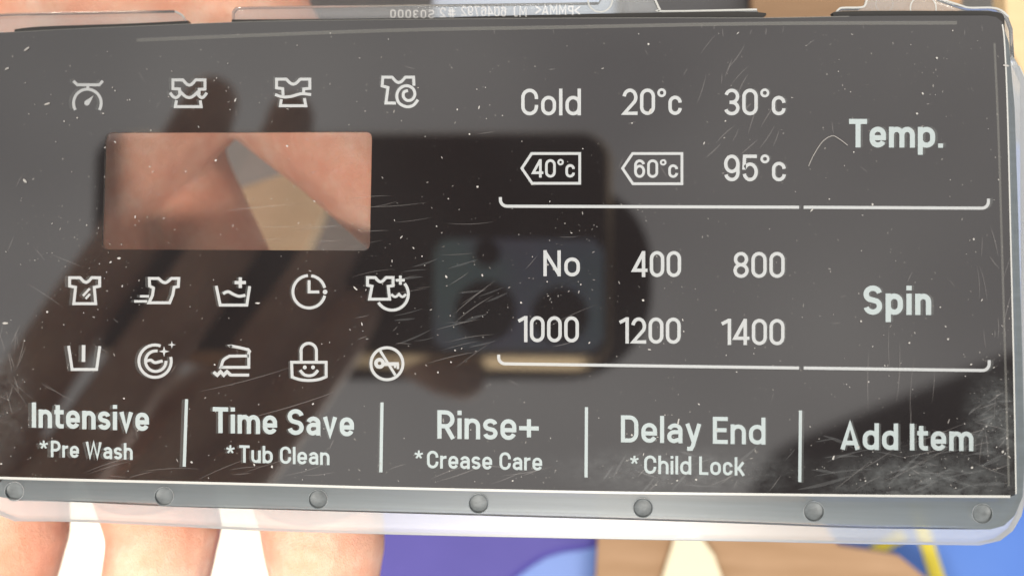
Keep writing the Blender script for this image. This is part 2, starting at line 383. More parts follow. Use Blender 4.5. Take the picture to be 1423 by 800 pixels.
# ---- lettering: a narrow rounded grotesque drawn as strokes; cap height 1, y up
def arc(cx, cy, rx, ry, a0, a1, k=None):
    k = k or max(4, int(abs(a1-a0)/14))
    return [(cx+rx*math.cos(math.radians(a0+(a1-a0)*i/k)), cy+ry*math.sin(math.radians(a0+(a1-a0)*i/k))) for i in range(k+1)]
XH = 0.73
def glyph(c, w):
    h = w/2; st = []
    def ring(x0, y0, x1, y1):
        rx = (x1-x0)/2; ry = min(rx*1.1, (y1-y0)/2); cx = (x0+x1)/2
        return arc(cx, y1-ry, rx, ry, 0, 180)+arc(cx, y0+ry, rx, ry, 180, 360)
    def S_(x0, y0, x1, y1):
        cx = (x0+x1)/2; rx = (x1-x0)/2; m_ = (y0+y1)/2; ry = (y1-y0)/4
        return arc(cx, y1-ry*1.0, rx, ry*1.0, 12, 180)+arc(cx, y1-ry, rx, ry, 196, 238, 3)+arc(cx, y0+ry, rx, ry, 58, 12, 3)+arc(cx, y0+ry, rx, ry, 0, -168)
    def C_(x0, y0, x1, y1, g_):
        rx = (x1-x0)/2; ry = min(rx*1.1, (y1-y0)/2); cx = (x0+x1)/2
        return [(x1, y1-ry-g_)]+arc(cx, y1-ry, rx, ry, 0, 180)+arc(cx, y0+ry, rx, ry, 180, 360)+[(x1, y0+ry+g_)]
    W = 0.55
    if c == '0': st = [(ring(h, h, W-h, 1-h), 1)]
    elif c == 'o': W = .54; st = [(ring(h, h, W-h, XH-h), 1)]
    elif c == 'C': W = .61; st = [(C_(h, h, W-h, 1-h, .06), 0)]
    elif c == 'c': W = .49; st = [(C_(h, h, W-h, XH-h, .0), 0)]
    elif c in 'lI': W = w if c == 'l' else w*1.05; st = [([(W/2, 0), (W/2, 1)], 0)]
    elif c == 'i': W = w; st = [([(h, 0), (h, XH)], 0), ([(h, .84), (h, 1.0)], 0)]
    elif c == 'd': W = .56; st = [(ring(h, h, W-h, XH-h), 1), ([(W-h, 0), (W-h, 1)], 0)]
    elif c == 'b': W = .56; st = [(ring(h, h, W-h, XH-h), 1), ([(h, 0), (h, 1)], 0)]
    elif c == 'p': W = .56; st = [(ring(h, h, W-h, XH-h), 1), ([(h, -.25), (h, XH)], 0)]
    elif c == 'e':
        W = .53; rx = (W-w)/2; ry = rx*1.1; cx = W/2
        st = [([(h, XH*.47), (W-h*.4, XH*.47)], 0), ([(W-h, XH*.47-h)]+arc(cx, XH-h-ry, rx, ry, 0, 180)+arc(cx, h+ry, rx, ry, 180, 338), 0)]
    elif c == 'a':
        W = .52; rx = (W-w)/2; ry = rx*1.0; cx = W/2
        st = [(arc(cx, XH-h-ry, rx, ry, 165, 0)+[(W-h, 0)], 0), ([(W-h, XH*.56), (cx, XH*.56)]+arc(cx-.02, XH*.56-(XH*.56-h)/2, rx-.02, (XH*.56-h)/2, 90, 270)+[(W-h, h+.08)], 0)]
    elif c in 'nh':
        W = .52; rx = (W-w)/2; ry = rx*1.1
        st = [([(h, 0), (h, XH if c == 'n' else 1)], 0), ([(h, XH-h-ry-.02)]+arc(W/2, XH-h-ry, rx, ry, 180, 0)+[(W-h, 0)], 0)]
    elif c == 'm':
        W = .83; x1 = W/2; rx = (x1-h)/2; ry = rx*1.25
        st = [([(h, 0), (h, XH)], 0), ([(h, XH-h-ry-.02)]+arc(h+rx, XH-h-ry, rx, ry, 180, 0)+[(x1, 0)], 0), ([(x1, XH-h-ry-.02)]+arc(x1+rx, XH-h-ry, rx, ry, 180, 0)+[(W-h, 0)], 0)]
    elif c == 'u':
        W = .52; rx = (W-w)/2; ry = rx*1.1
        st = [([(h, XH)]+arc(W/2, h+ry, rx, ry, 180, 360)+[(W-h, h+ry+.02)], 0), ([(W-h, 0), (W-h, XH)], 0)]
    elif c == 'r': W = .35; st = [([(h, 0), (h, XH)], 0), ([(h, XH-.25)]+arc(W, XH-.25, W-h, .25-h, 180, 92), 0)]
    elif c == 't': W = .36; st = [([(.13, .92), (.13, h+.12)]+arc(.13+.12, h+.12, .12, .12, 180, 270)+[(W, h)], 0), ([(0, XH-h), (W, XH-h)], 0)]
    elif c == 's': W = .48; st = [(S_(h, h, W-h, XH-h), 0)]
    elif c == 'S': W = .60; st = [(S_(h, h, W-h, 1-h), 0)]
    elif c == 'v': W = .52; st = [([(h*.9, XH), (W/2, h*.6), (W-h*.9, XH)], 0)]
    elif c == 'y': W = .53; st = [([(h*.9, XH), (W/2+.01, .05)], 0), ([(W-h*.9, XH), (W/2-.02, -.10), (W/2-.07, -.20), (.06, -.20)], 0)]
    elif c == 'k': W = .50; st = [([(h, 0), (h, 1)], 0), ([(W-h*.8, XH), (h+.06, .30)], 0), ([(h+.14, .40), (W-h*.6, 0)], 0)]
    elif c == 'W': W = .92; st = [([(h*.9, 1), (.25, h*.8), (W/2, .95), (W-.25, h*.8), (W-h*.9, 1)], 0)]
    elif c == 'A': W = .66; st = [([(h*.9, 0), (W/2, 1-h*.7), (W-h*.9, 0)], 0), ([(.14, .25), (W-.14, .25)], 0)]
    elif c == 'N': W = .60; st = [([(h, 0), (h, 1)], 0), ([(h, 1-h), (W-h, h)], 0), ([(W-h, 0), (W-h, 1)], 0)]
    elif c == 'E': W = .50; st = [([(W, 1-h), (h, 1-h), (h, h), (W, h)], 0), ([(h, .51), (W-.04, .51)], 0)]
    elif c == 'T': W = .56; st = [([(0, 1-h), (W, 1-h)], 0), ([(W/2, 0), (W/2, 1-h)], 0)]
    elif c == 'L': W = .46; st = [([(h, 1), (h, h), (W, h)], 0)]
    elif c == 'D': W = .59; st = [([(h, h)]+[(W/2, h)]+arc(W/2, h+.26, W/2-h, .26, -90, 0)+arc(W/2, 1-h-.26, W/2-h, .26, 0, 90)+[(h, 1-h)], 1)]
    elif c in 'PR':
        W = .57; ry = (1-w-(.42 if c == 'P' else .44)+h)/2+.0; yc = 1-h-ry
        st = [([(h, 0), (h, 1)], 0), ([(h, 1-h), (W-h-ry*.9, 1-h)]+arc(W-h-ry*.9, yc, ry*.9, ry, 90, -90)+[(h, 1-h-2*ry)], 0)]
        if c == 'R': st.append(([(W*.50, 1-h-2*ry), (W-h*.7, 0)], 0))
    elif c == '+': W = .64; st = [([(0, .42), (W, .42)], 0), ([(W/2, .10), (W/2, .74)], 0)]
    elif c == '*':
        W = .44; st = [([(W/2, .66), (W/2+.23*math.sin(q), .66+.23*math.cos(q))], 0) for q in (0, 1.2566, 2.5133, 3.7699, 5.0265)]
    elif c == '°': W = .31; r = .115; st = [(arc(W/2, .84, r, r*1.05, 0, 330), 1, .72)]
    elif c == '.': W = w; st = [([(h, 0), (h, w*.85)], 0)]
    elif c == '1': W = .36; st = [([(W-h, 0), (W-h, 1)], 0), ([(0.02, .80), (W-h, .95)], 0)]
    elif c == '2':
        rx = (W-w)/2; ry = .27; st = [(arc(W/2, 1-h-ry, rx, ry, 172, -35)+[(h*1.1, h), (W, h)], 0)]
    elif c == '3':
        rx = (W-w)/2; r1 = .225; r2 = (1-w-2*r1)/2
        st = [(arc(W/2, 1-h-r1, rx*.95, r1, 165, -90)+[(W*.36, 1-h-2*r1)], 0), ([(W/2, 1-h-2*r1)]+arc(W/2, h+r2, rx, r2, 90, -165), 0)]
    elif c == '4': W = .57; st = [([(W-.15, 0), (W-.15, 1)], 0), ([(W-.15, 1-h*.5), (h*.8, .26), (W, .26)], 0)]
    elif c == '5':
        rx = (W-w)/2; ry = .29; st = [([(W-.04, 1-h), (h+.02, 1-h), (h, .50)]+arc(W/2, h+ry, rx, ry, 150, 60)+arc(W/2, h+ry, rx, ry, 45, -165), 0)]
    elif c in '69':
        rx = (W-w)/2; ry = .285
        a = [(arc(W/2, h+ry, rx, ry, 0, 360, 26)[:-1], 1), (arc(W/2, 1-h-.25, rx, .25, 15, 180)+[(h, h+ry)], 0)]
        st = a if c == '6' else [([(W-x, 1-y) for x, y in p], k_) for p, k_ in a]
    elif c == '8':
        rx = (W-w)/2; r1 = .215; r2 = (1-w-2*r1)/2
        st = [(arc(W/2, 1-h-r1, rx*.92, r1, 0, 360, 24)[:-1], 1), (arc(W/2, h+r2, rx, r2, 0, 360, 24)[:-1], 1)]
    elif c == '7': st = [([(0, 1-h), (W-h, 1-h), (.2, 0)], 0)]
    elif c == '#': W = .62; st = [([(.2, 0), (.26, 1)], 0), ([(.42, 0), (.48, 1)], 0), ([(0, .33), (W, .33)], 0), ([(0, .66), (W, .66)], 0)]
    elif c == '>': W = .5; st = [([(0, .1), (W, .5), (0, .9)], 0)]
    elif c == '<': W = .5; st = [([(W, .1), (0, .5), (W, .9)], 0)]
    elif c == 'M': W = .74; st = [([(h, 0), (h, 1), (W/2, .3), (W-h, 1), (W-h, 0)], 0)]
    elif c == 'J': W = .45; st = [(arc(W/2, .2, W/2-h, .2-h, 200, 360)+[(W-h, 1)], 0)]
    elif c == ' ': W = .20
    return W, st
def word(text, x0, x1, yb0, yb1, cap, wpx, m, gap=0.085, mirror=False, parent=None, name='printed_word', z=0.02, ghost=0.0068, widths=None, label=True):
    w_ = wpx/cap; tot = 0; items = []
    for i, c in enumerate(text):
        W, st = glyph(c, w_); items.append((tot, st)); tot += W+(gap if i < len(text)-1 else 0)
    sx = (x1-x0)/tot
    pr = Print(z)
    for off, st in items:
        for pts, cl, *wk in st:
            q = []
            for gx, gy in pts:
                X = x0+(off+gx)*sx
                t = (X-x0)/(x1-x0)
                if mirror: X = x0+x1-X
                q.append((X, yb0+(yb1-yb0)*t-gy*cap))
            pr.line(q, wpx*(wk[0] if wk else 1), bool(cl), ghost)
    return pr.build(name, m, parent or P, ('printed "%s"' % text) if label else None)

ND = 4.7
word('Cold', 724.2, 807.4, 160.5, 160.5, 37, ND, print_m, .10)
word('20°c', 864.9, 947.5, 160, 160, 36.7, ND, print_m)
word('30°c', 1005.9, 1091.9, 160.5, 160.5, 37, ND, print_m)
word('40°c', 739.4, 799, 246.8, 246.8, 25.4, 3.6, print_m)
word('60°c', 881, 942.4, 247.2, 247.2, 25.5, 3.6, print_m)
word('95°c', 1005.9, 1092.2, 252, 252, 37, ND, print_m)
word('No', 754.8, 806.2, 383.6, 384, 36, ND, print_m, .10)
word('400', 878.8, 946.5, 384.8, 384.8, 36, ND, print_m)
word('800', 1018.9, 1090.6, 386, 386, 36, ND, print_m)
word('1000', 719.6, 804.6, 475, 475.6, 36.2, ND, print_m)
word('1200', 860.3, 946, 477, 477.5, 36.4, ND, print_m)
word('1400', 1002.2, 1090.3, 479, 479.4, 36.4, ND, print_m)
word('Temp.', 1179.9, 1311, 204.9, 205.5, 39.5, 7.0, mint_m, .07)
word('Spin', 1199.6, 1294.4, 437, 437.5, 40.5, 7.4, mint_m, .09)
word('Intensive', 43.9, 207.3, 593.6, 598.6, 35, 6.0, mint_m, .085)
word('Time Save', 295.7, 492.2, 601, 606, 36, 6.0, mint_m, .085)
word('Rinse+', 607.6, 748.7, 608.9, 611.5, 39.5, 5.8, mint_m, .085)
word('Delay End', 862.5, 1064, 614, 617.3, 37.5, 5.6, mint_m, .085)
word('Add Item', 1167.6, 1353.1, 624, 626.3, 37, 6.2, mint_m, .085)
word('Pre Wash', 70.5, 184.5, 634.5, 638.5, 23, 3.7, mint_m, .09)
word('Tub Clean', 332.5, 458.1, 642, 645.8, 24, 3.7, mint_m, .09)
word('Crease Care', 593.3, 753.6, 650, 653.3, 24.4, 3.7, mint_m, .09)
word('Child Lock', 895, 1034.7, 657.6, 660.4, 25.5, 3.8, mint_m, .09)
for xc, yc in ((60.8, 617.5), (320.2, 624), (582, 631.2), (881.6, 638.5)):
    pr = Print()
    for q in range(5):
        a = q*math.pi*2/5
        pr.line([(xc, yc), (xc+5.9*math.sin(a), yc-5.9*math.cos(a))], 2.6)
    pr.build('printed_asterisk', mint_m, P)
for pts in (((259.3, 554.3), (256, 647.9)), ((530.9, 558.8), (529.3, 655.7)), ((815, 565.3), (814.4, 662.8)), ((1112.4, 569.9), (1111.4, 669.3))):
    pr = Print(); pr.line(list(pts), 4.4, ghost=0.0085); pr.build('divider_line', mint_m, P)
def bracket(y_top, yl, ym, yr, xl, xr, yr_top):
    a = Print(); a.line([(xl, y_top), (xl, yl-9)]+[(xl+9-9*math.cos(t), yl-9+9*math.sin(t)) for t in np.linspace(0.2, 1.5708, 6)]+[(1110.4, ym)], 4.2)
    a.build('bracket_line', print_m, P)
    b = Print(); b.line([(1116.8, ym), (xr-9, yr)]+[(xr-9+9*math.sin(t), yr-9+9*math.cos(t)) for t in np.linspace(0.2, 1.5708, 6)]+[(xr, yr_top)], 4.2)
    b.build('bracket_line', print_m, P)
bracket(274, 286.6, 288, 289.3, 695.4, 1373.6, 276)
bracket(492.5, 505.2, 511, 514.4, 693, 1374.6, 500)
for tag_pts in ([(725.2, 234), (738.8, 213.5), (805.6, 213.5), (805.6, 254.8), (739.5, 254.8)], [(865, 234), (879, 213.5), (947.6, 213.5), (947.6, 255.4), (879.5, 255.4)]):
    pr = Print(); pr.line(tag_pts, 3.7, True); pr.build('printed_tag_outline', print_m, P)

# ---- icons, drawn in pixels from four enlarged views (k = enlargement, ox, oy = corner)
def sc(pts, k, ox, oy): return [(x/k+ox, y/k+oy) for x, y in pts]
def neck(x0, x1, y, dip, k=6): return [(x0+(x1-x0)*i/k, y+dip*math.sin(math.pi*i/k)) for i in range(k+1)]
def wavy(x0, x1, y, amp, waves, n_=18, ph=0.0, drop=0.0): return [(x0+(x1-x0)*i/n_, y+drop*i/n_-amp*math.sin(ph+2*math.pi*waves*i/n_)) for i in range(n_+1)]
def scallop(xs, y, dip):
    o = []
    for a, b in zip(xs, xs[1:]): o += [(a+(b-a)*i/6, y+dip*math.sin(math.pi*i/6)) for i in range(6 if b != xs[-1] else 7)]
    return o
def circ(cx, cy, r, a0, a1, n_=None):
    n_ = n_ or max(6, int(abs(a1-a0)/10)); return [(cx+r*math.cos(math.radians(a0+(a1-a0)*i/n_)), cy-r*math.sin(math.radians(a0+(a1-a0)*i/n_))) for i in range(n_+1)]
IW = 4.0
def icon(lab, k, ox, oy, lines=(), loops=(), polys=(), wd=IW):
    pr = Print()
    for q in lines:
        wq = wd
        if isinstance(q, tuple): q, wq = q
        pr.line(sc(q, k, ox, oy), wq)
    for q in loops: pr.line(sc(q, k, ox, oy), wd, True)
    for q in polys: pr.poly(sc(q, k, ox, oy))
    return pr.build('printed_icon', print_m, P, lab)
K1 = 3.953
icon('printed weighing scale icon', K1, 0, 0, [[(403, 446), (425, 467), (545, 467), (565, 445)], [(482, 467), (482, 492)], circ(480, 567, 76, -30, 210)],
     polys=[circ(478, 566, 15, 110, 340)+[(514, 526)]])
icon('printed shirt icon with washing waves', K1, 0, 0, [[(988, 520), (986, 490), (950, 488), (950, 440), (1003, 440)]+neck(1007, 1073, 442, 27)+[(1077, 440), (1126, 440), (1126, 490), (1094, 492), (1094, 520)],
     scallop([934, 996, 1082, 1136], 510, 28), [(970, 552), (963, 587), (1105, 587), (1100, 552)]])
icon('printed shirt icon with a rinse wave', K1, 360, 0, [[(132, 524), (130, 488), (96, 484), (96, 436), (150, 436)]+neck(152, 224, 438, 26)+[(228, 436), (279, 436), (279, 486), (245, 490), (245, 514)],
     smooth_line([(88, 520), (128, 533), (175, 531), (232, 516), (286, 521)], 5), [(122, 546), (117, 582), (257, 582), (249, 540)]])
icon('printed shirt icon with a spin spiral', K1, 360, 0, [[(752, 567), (697, 567), (708, 482), (676, 473), (680, 425), (730, 425)]+neck(733, 802, 427, 28)+[(806, 425), (849, 425), (851, 472)],
     smooth_line([(873, 549), (846, 580), (808, 587), (768, 565), (757, 522), (776, 485), (812, 472), (845, 487), (856, 520), (840, 548), (812, 552), (793, 532), (796, 507), (818, 498)], 4)])
K2 = 4.0
icon('printed shirt icon with two slashes', K2, 60, 350, [([(221, 244), (259, 203)], 3.2), ([(236, 260), (260, 233)], 3.2)],
     [[(147, 143), (205, 143)]+neck(208, 268, 145, 24)+[(270, 143), (314, 143), (314, 190), (284, 196), (292, 287), (170, 287), (180, 196), (147, 189)]])
icon('printed hurrying shirt icon', K2, 60, 350, [([(538, 246), (588, 246)], 3.4), ([(506, 274), (578, 274)], 3.4)],
     [[(590, 147), (640, 147)]+neck(644, 710, 149, 22)+[(714, 147), (754, 147), (751, 192), (728, 196), (720, 240), (703, 282), (588, 282), (608, 240), (613, 200), (592, 189)]])
icon('printed wash tub icon with a plus', K2, 60, 350, [[(962, 188), (984, 295), (1132, 295), (1148, 190)], smooth_line([(1000, 232), (1028, 220), (1060, 236), (1090, 246), (1124, 240)], 4), ([(1064, 170), (1127, 170)], 4.6), ([(1096, 141), (1096, 200)], 4.6)])
icon('printed wash tub icon with one bar', K2, 60, 350, [[(141, 521), (161, 652), (297, 652), (315, 523)], ([(225, 517), (224, 610)], 5.0)])
def star(cx, cy, r): return [(cx+(r if i % 2 == 0 else r*.30)*math.sin(i*math.pi/4), cy-(r if i % 2 == 0 else r*.30)*math.cos(i*math.pi/4)) for i in range(8)]
icon('printed tub icon with two stars', K2, 60, 350, [circ(622, 606, 90, 70, 375), circ(626, 606, 57, 80, 362), smooth_line([(572, 606), (598, 600), (622, 614), (664, 604)], 4)],
     polys=[star(672, 552, 30), star(715, 515, 22)])
icon('printed iron icon with steam', K2, 60, 350, [smooth_line([(1040, 522), (1046, 522), (1140, 542), (1143, 560)], 2)+[(1143, 640), (988, 640)]+smooth_line([(990, 636), (1002, 600), (1036, 578)], 4)+[(1143, 577)],
     [(1040, 683), (1145, 683)], ([(947, 666), (968, 684), (986, 664), (1004, 684), (1022, 664), (1044, 684)], 4.4)])
icon('printed clock icon', K2, 340, 350, [circ(358, 221, 90, 82, 14), circ(358, 221, 90, -14, -266), [(358, 157), (358, 222), (415, 222)]], polys=[circ(447, 222, 13, 0, 330)])
icon('printed shirt icon with a plus and waves', K2, 340, 350, [circ(820, 233, 90, 40, -148), ([(840, 157), (890, 157)], 3.8), ([(866, 131), (866, 182)], 3.8), (scallop([815, 858, 897], 234, 15), 3.4)],
     [[(683, 142), (725, 142)]+neck(728, 784, 144, 22)+[(787, 142), (825, 142), (825, 187), (798, 191), (806, 262), (694, 262), (708, 190), (683, 185)]])
icon('printed padlock icon with a smiling face', K2, 340, 350, [[(314, 612), (314, 550)]+circ(356, 550, 43, 180, 0)+[(399, 612)], smooth_line([(308, 656), (330, 680), (358, 687), (386, 680), (408, 656)], 4)],
     [[(261, 612), (453, 612), (453, 692)]+smooth_line([(450, 694), (410, 708), (358, 713), (306, 708), (264, 694)], 3)], polys=[circ(334, 640, 11, 0, 330), circ(380, 640, 11, 0, 330)])
icon('printed crossed-out key icon', K2, 340, 350, [([(752, 546), (838, 684)], 3.6), ([(770, 622), (857, 622)], 5.2), ([(852, 620), (852, 650)], 3.4), ([(836, 624), (836, 644)], 3.0)], [circ(791, 620, 89, 0, 350)])
pr = Print(); pr.line(sc(circ(750, 618, 20, 0, 345), K2, 340, 350), 5.0, True); pr.build('printed_icon', print_m, P, 'round bow of the crossed-out key icon')

# ---- pale strips painted on as light caught along the face's edges and bevel
def ribbon(pts, wd, z=0.01, closed=False):
    L_, R_ = stroke(pts, wd, closed); vs = []; fs = []
    for a, b in zip(L_, R_): vs += [px(*a, z), px(*b, z)]
    for i in range(len(L_)-1): fs.append((2*i, 2*i+2, 2*i+3, 2*i+1))
    return mesh(vs, fs)
link('face_edge_highlight', ribbon(smooth_line(FACE_BOT, 4), 3.4, 0.012), edge_m, P)
link('face_edge_highlight', ribbon(smooth_line([(1393, 34), (1396, 60), (1400, 150), (1405, 350), (1409, 520), (1412, 686)], 5), 2.0, 0.012), edge_m, P)
link('face_edge_highlight', ribbon(smooth_line([(0, 45.8), (90, 41), (180, 37), (360, 30), (540, 27.5), (700, 26), (900, 25), (1060, 25), (1180, 23)], 5), 1.6, 0.012), faint_m, P)
link('bevel_glint_line', ribbon(smooth_line([(190, 56), (360, 49), (560, 42), (780, 38), (1060, 33), (1330, 32)], 6), 5.0, 0.008), faint_m, P)
link('bevel_glint_line', ribbon(smooth_line([(1382, 60), (1388, 200), (1394, 400), (1402, 675)], 6), 3.0, 0.008), faint_m, P)

# ---- smoky ledge round the face with its moulded dimples
LEDGE_BOT = [(1376, 735), (1200, 733.5), (1060, 728), (880, 722), (700, 717), (533, 712), (360, 707), (228, 703), (90, 696), (20, 693.5)]
ledge_px = [(-30, 100), (-16, 60), (300, 40), (1340, 40), (1392, 30), (1402, 60), (1410, 150), (1415, 300), (1421, 500), (1424, 640), (1421, 690), (1410, 716), (1395, 730)]+smooth_line(LEDGE_BOT, 3)+[(-10, 688), (-26, 668), (-34, 640)]
DIMP = [(20, 682, 13.5), (228, 689, 13.5), (442, 693, 13.5), (665, 699, 14), (893.5, 705, 14), (1131, 710, 14.5), (1365, 713, 14.5)]
holes = [[px(x+r*math.cos(t*math.pi/12), y+r*math.sin(t*math.pi/12), -1.6) for t in range(24)] for x, y, r in DIMP]
inner = grow(face_px, 0.9*RS, -1.6)
lg = slab([[px(*p, -1.6) for p in ledge_px], inner]+holes, -2.9, -1.6)
link('ledge', lg, ledge_m, P)
dish_m = mat('frosted_dimple', (0.10, 0.105, 0.11), 0.5)
fibre(dish_m, (0.07, 0.08, 0.085), (0.17, 0.19, 0.20), 380, (1, 1.6, 1))
for x, y, r in DIMP:
    vs = []; fs = []; seg = 24
    prof = [(1.04, -1.56), (0.985, -1.54), (0.95, -1.59), (0.88, -1.95), (0.80, -2.02), (0.2, -2.05)]
    for q, z in prof:
        for t in range(seg): vs.append(px(x+r*q*math.cos(t*2*math.pi/seg), y+r*q*math.sin(t*2*math.pi/seg), z))
    for i in range(len(prof)-1):
        for t in range(seg): fs.append((i*seg+t, i*seg+(t+1) % seg, (i+1)*seg+(t+1) % seg, (i+1)*seg+t))
    fs.append(tuple(range((len(prof)-1)*seg, len(prof)*seg)))
    mi = [1 if i < seg*2 else 0 for i in range(len(fs))]
    link('dimple', mesh(vs, fs, mi), [dish_m, ledge_m], P, True)

# ---- clear plastic flange below, to the right, and the broken line of tabs above
LIP_BOT = [(1362, 757.5), (1200, 755.5), (1060, 752.5), (880, 749.5), (700, 746), (533, 742), (360, 737), (180, 728), (90, 724.5), (20, 724)]
lip_px = [(-40, 640), (300, 668), (700, 690), (1060, 700), (1395, 700), (1400, 600), (1398, 400), (1396, 110), (1406, 75), (1416, 92), (1425, 112), (1426, 300), (1428, 640), (1426, 690), (1420, 716), (1408, 737), (1390, 751)]+smooth_line(LIP_BOT, 3)+[(0, 716), (-26, 702), (-40, 680)]
lp = slab([[px(*p, -3.0) for p in lip_px]], -4.5, -2.95, 0.12)
glow_m = clear('clear_plastic_edge_glow', (0.95, 0.96, 0.97), 0.72, (0.90, 0.92, 0.94), 0.1, 1.5)  # whiter side walls: edge glow put into the colour
edge_slots(lp, 1)
link('clear_lip', lp, [lip_m, glow_m], P)
tabc_m = clear('clear_plastic_tab', (0.93, 0.94, 0.94), 0.22, (0.72, 0.74, 0.76), 0.06, 1.5)
TABS = [
    [(-60, 70), (-60, 22), (20, 18), (180, 15), (241, 14), (252, 20), (256, 25), (258, 60)],
    [(322, 60), (322, 16), (327, 10), (345, 9), (560, 6.5), (760, 4), (832, 3), (838, -8), (846, -16), (898, -16), (906, -10), (912, 2), (917, 13), (925, 16.5), (1052, 14), (1058, 22), (1058, 60)],
    [(1158, 60), (1160, 20), (1166, 13), (1172, 11), (1196, 10.5), (1203, 6), (1206, -10), (1212, -18), (1292, -18), (1308, -2), (1336, 8), (1348, 11.5), (1378, 11.5), (1392, 15), (1402, 24), (1408, 40), (1410, 80), (1380, 80), (1370, 60)]]
for tp in TABS:
    t_ = slab([[px(*p, -3.2) for p in tp]], -4.4, -3.2, 0.15)
    edge_slots(t_, 1)
    link('clear_tab', t_, [tabc_m, glow_m], P)
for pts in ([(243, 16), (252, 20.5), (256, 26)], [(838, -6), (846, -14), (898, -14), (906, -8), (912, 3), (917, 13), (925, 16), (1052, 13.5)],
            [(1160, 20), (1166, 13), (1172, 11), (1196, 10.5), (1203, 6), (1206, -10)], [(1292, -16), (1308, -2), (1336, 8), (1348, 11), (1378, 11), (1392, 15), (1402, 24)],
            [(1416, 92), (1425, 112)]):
    link('tab_edge_highlight', ribbon(smooth_line(pts, 4), 2.6, -3.15), edge_m, P)  # painted bright line where the tab's edge catches light
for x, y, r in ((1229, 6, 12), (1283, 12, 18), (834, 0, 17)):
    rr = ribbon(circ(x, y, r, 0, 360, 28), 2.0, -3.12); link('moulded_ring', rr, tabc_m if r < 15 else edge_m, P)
# dark strip seen between the face and the tabs
for top in ([(20, 41), (60, 37), (180, 33), (262, 29)], [(322, 27.5), (560, 25.5), (700, 22), (905, 18), (1052, 17), (1060, 24)], [(1158, 21), (1172, 16), (1320, 15.5), (1385, 17), (1396, 26)]):
    strip = smooth_line(top, 4)
    lp_ = [px(*p, -2.2) for p in strip]+[px(x, y+16, -2.2) for x, y in reversed(strip)]
    link('dark_strip', slab([lp_], -3.0, -2.2), rimdark_m, P)
emb_m = veil('moulded_lettering', (0.80, 0.79, 0.77), 0.42)
word('>PMMA<', 744, 806, 21.5, 20.5, 13.5, 2.2, emb_m, .12, True, z=-2.1, ghost=0, name='moulded_lettering')
word('MJX6046792', 641, 732, 24, 22.2, 14, 2.0, emb_m, .10, True, z=-2.1, ghost=0, name='moulded_lettering', label=False)
word('#2', 611, 633, 25, 24.6, 14, 2.2, emb_m, .16, True, z=-2.1, ghost=0, name='moulded_lettering')
word('S03000', 542, 604, 26, 25.4, 12, 2.0, emb_m, .14, True, z=-2.1, ghost=0, name='moulded_lettering', label=False)

# ---- dust and scratches on the face (nobody could count them)
def specks(nm, cnt, rmin, rmax, m, seed, spots):
    R = random.Random(seed); vs = []; fs = []
    for _ in range(cnt):
        if R.random() < 0.55:
            x, y = R.uniform(-5, 1408), R.uniform(45, 680)
        else:
            c = R.choice(spots); x, y = R.gauss(c[0], c[2]), R.gauss(c[1], c[3])
            if not (0 < x < 1406 and 40 < y < 684): continue
        r = rmin+(rmax-rmin)*R.random()**3; k = R.randint(5, 7); el = 1+R.random()**4*3.0; a = R.uniform(0, 3.14)
        o = len(vs)
        for i in range(k):
            t = i*2*math.pi/k; rr = r*R.uniform(.65, 1.2); u, v = rr*math.cos(t)*el, rr*math.sin(t)
            p = px(x+u*math.cos(a)-v*math.sin(a), y+u*math.sin(a)+v*math.cos(a), 0.09); vs.append(p)
        vs.append(px(x, y, 0.09+r*.03))
        for i in range(k): fs.append((o+i, o+(i+1) % k, o+k))
    me = mesh(vs, fs); o_ = link(nm, me, m, P); o_['kind'] = 'stuff'
    return o_
SPOTS = [(560, 400, 70, 60), (780, 400, 50, 70), (1250, 640, 90, 30), (1260, 90, 90, 50), (1390, 560, 14, 70), (120, 350, 60, 60), (1150, 450, 160, 60), (30, 560, 30, 90), (700, 660, 200, 14), (250, 130, 120, 40)]
specks('dust_specks', 330, 0.5, 1.8, dust_m, 3, SPOTS)
specks('fine_dust', 1500, 0.35, 1.0, dust2_m, 5, SPOTS)
def scratches(nm, rows, m, seed):
    R = random.Random(seed); vs = []; fs = []; kz = 0
    for cnt, x0, x1, y0, y1, a0, a1, l0, l1, w0, w1 in rows:
        for _ in range(cnt):
            x, y = R.uniform(x0, x1), R.uniform(y0, y1); a = math.radians(R.uniform(a0, a1)); l = R.uniform(l0, l1); bend = R.uniform(-.16, .16)
            pts = []
            for i in range(7):
                t = i/6-.5; aa = a+bend*t
                pts.append((x+l*t*math.cos(aa), y-l*t*math.sin(aa)))
            pts = [p for p in pts if -6 < p[0] < 1408 and 34 < p[1] < 684]
            if len(pts) < 3: continue
            wd = R.uniform(w0, w1); k = len(pts); kz += 1
            L_, R_ = [], []
            for i in range(k):
                q = wd*math.sin(math.pi*(i+.35)/(k-.3)); p = pts[i]; a_ = pts[max(i-1, 0)]; b_ = pts[min(i+1, k-1)]
                dx, dy = b_[0]-a_[0], b_[1]-a_[1]; d = math.hypot(dx, dy)+1e-9
                L_.append((p[0]-dy/d*q/2, p[1]+dx/d*q/2)); R_.append((p[0]+dy/d*q/2, p[1]-dx/d*q/2))
            o = len(vs); z = 0.10+(kz % 40)*0.0015
            for u, v in zip(L_, R_): vs += [px(*u, z), px(*v, z)]
            for i in range(k-1): fs.append((o+2*i, o+2*i+2, o+2*i+3, o+2*i+1))
    me = mesh(vs, fs); o_ = link(nm, me, m, P); o_['kind'] = 'stuff'
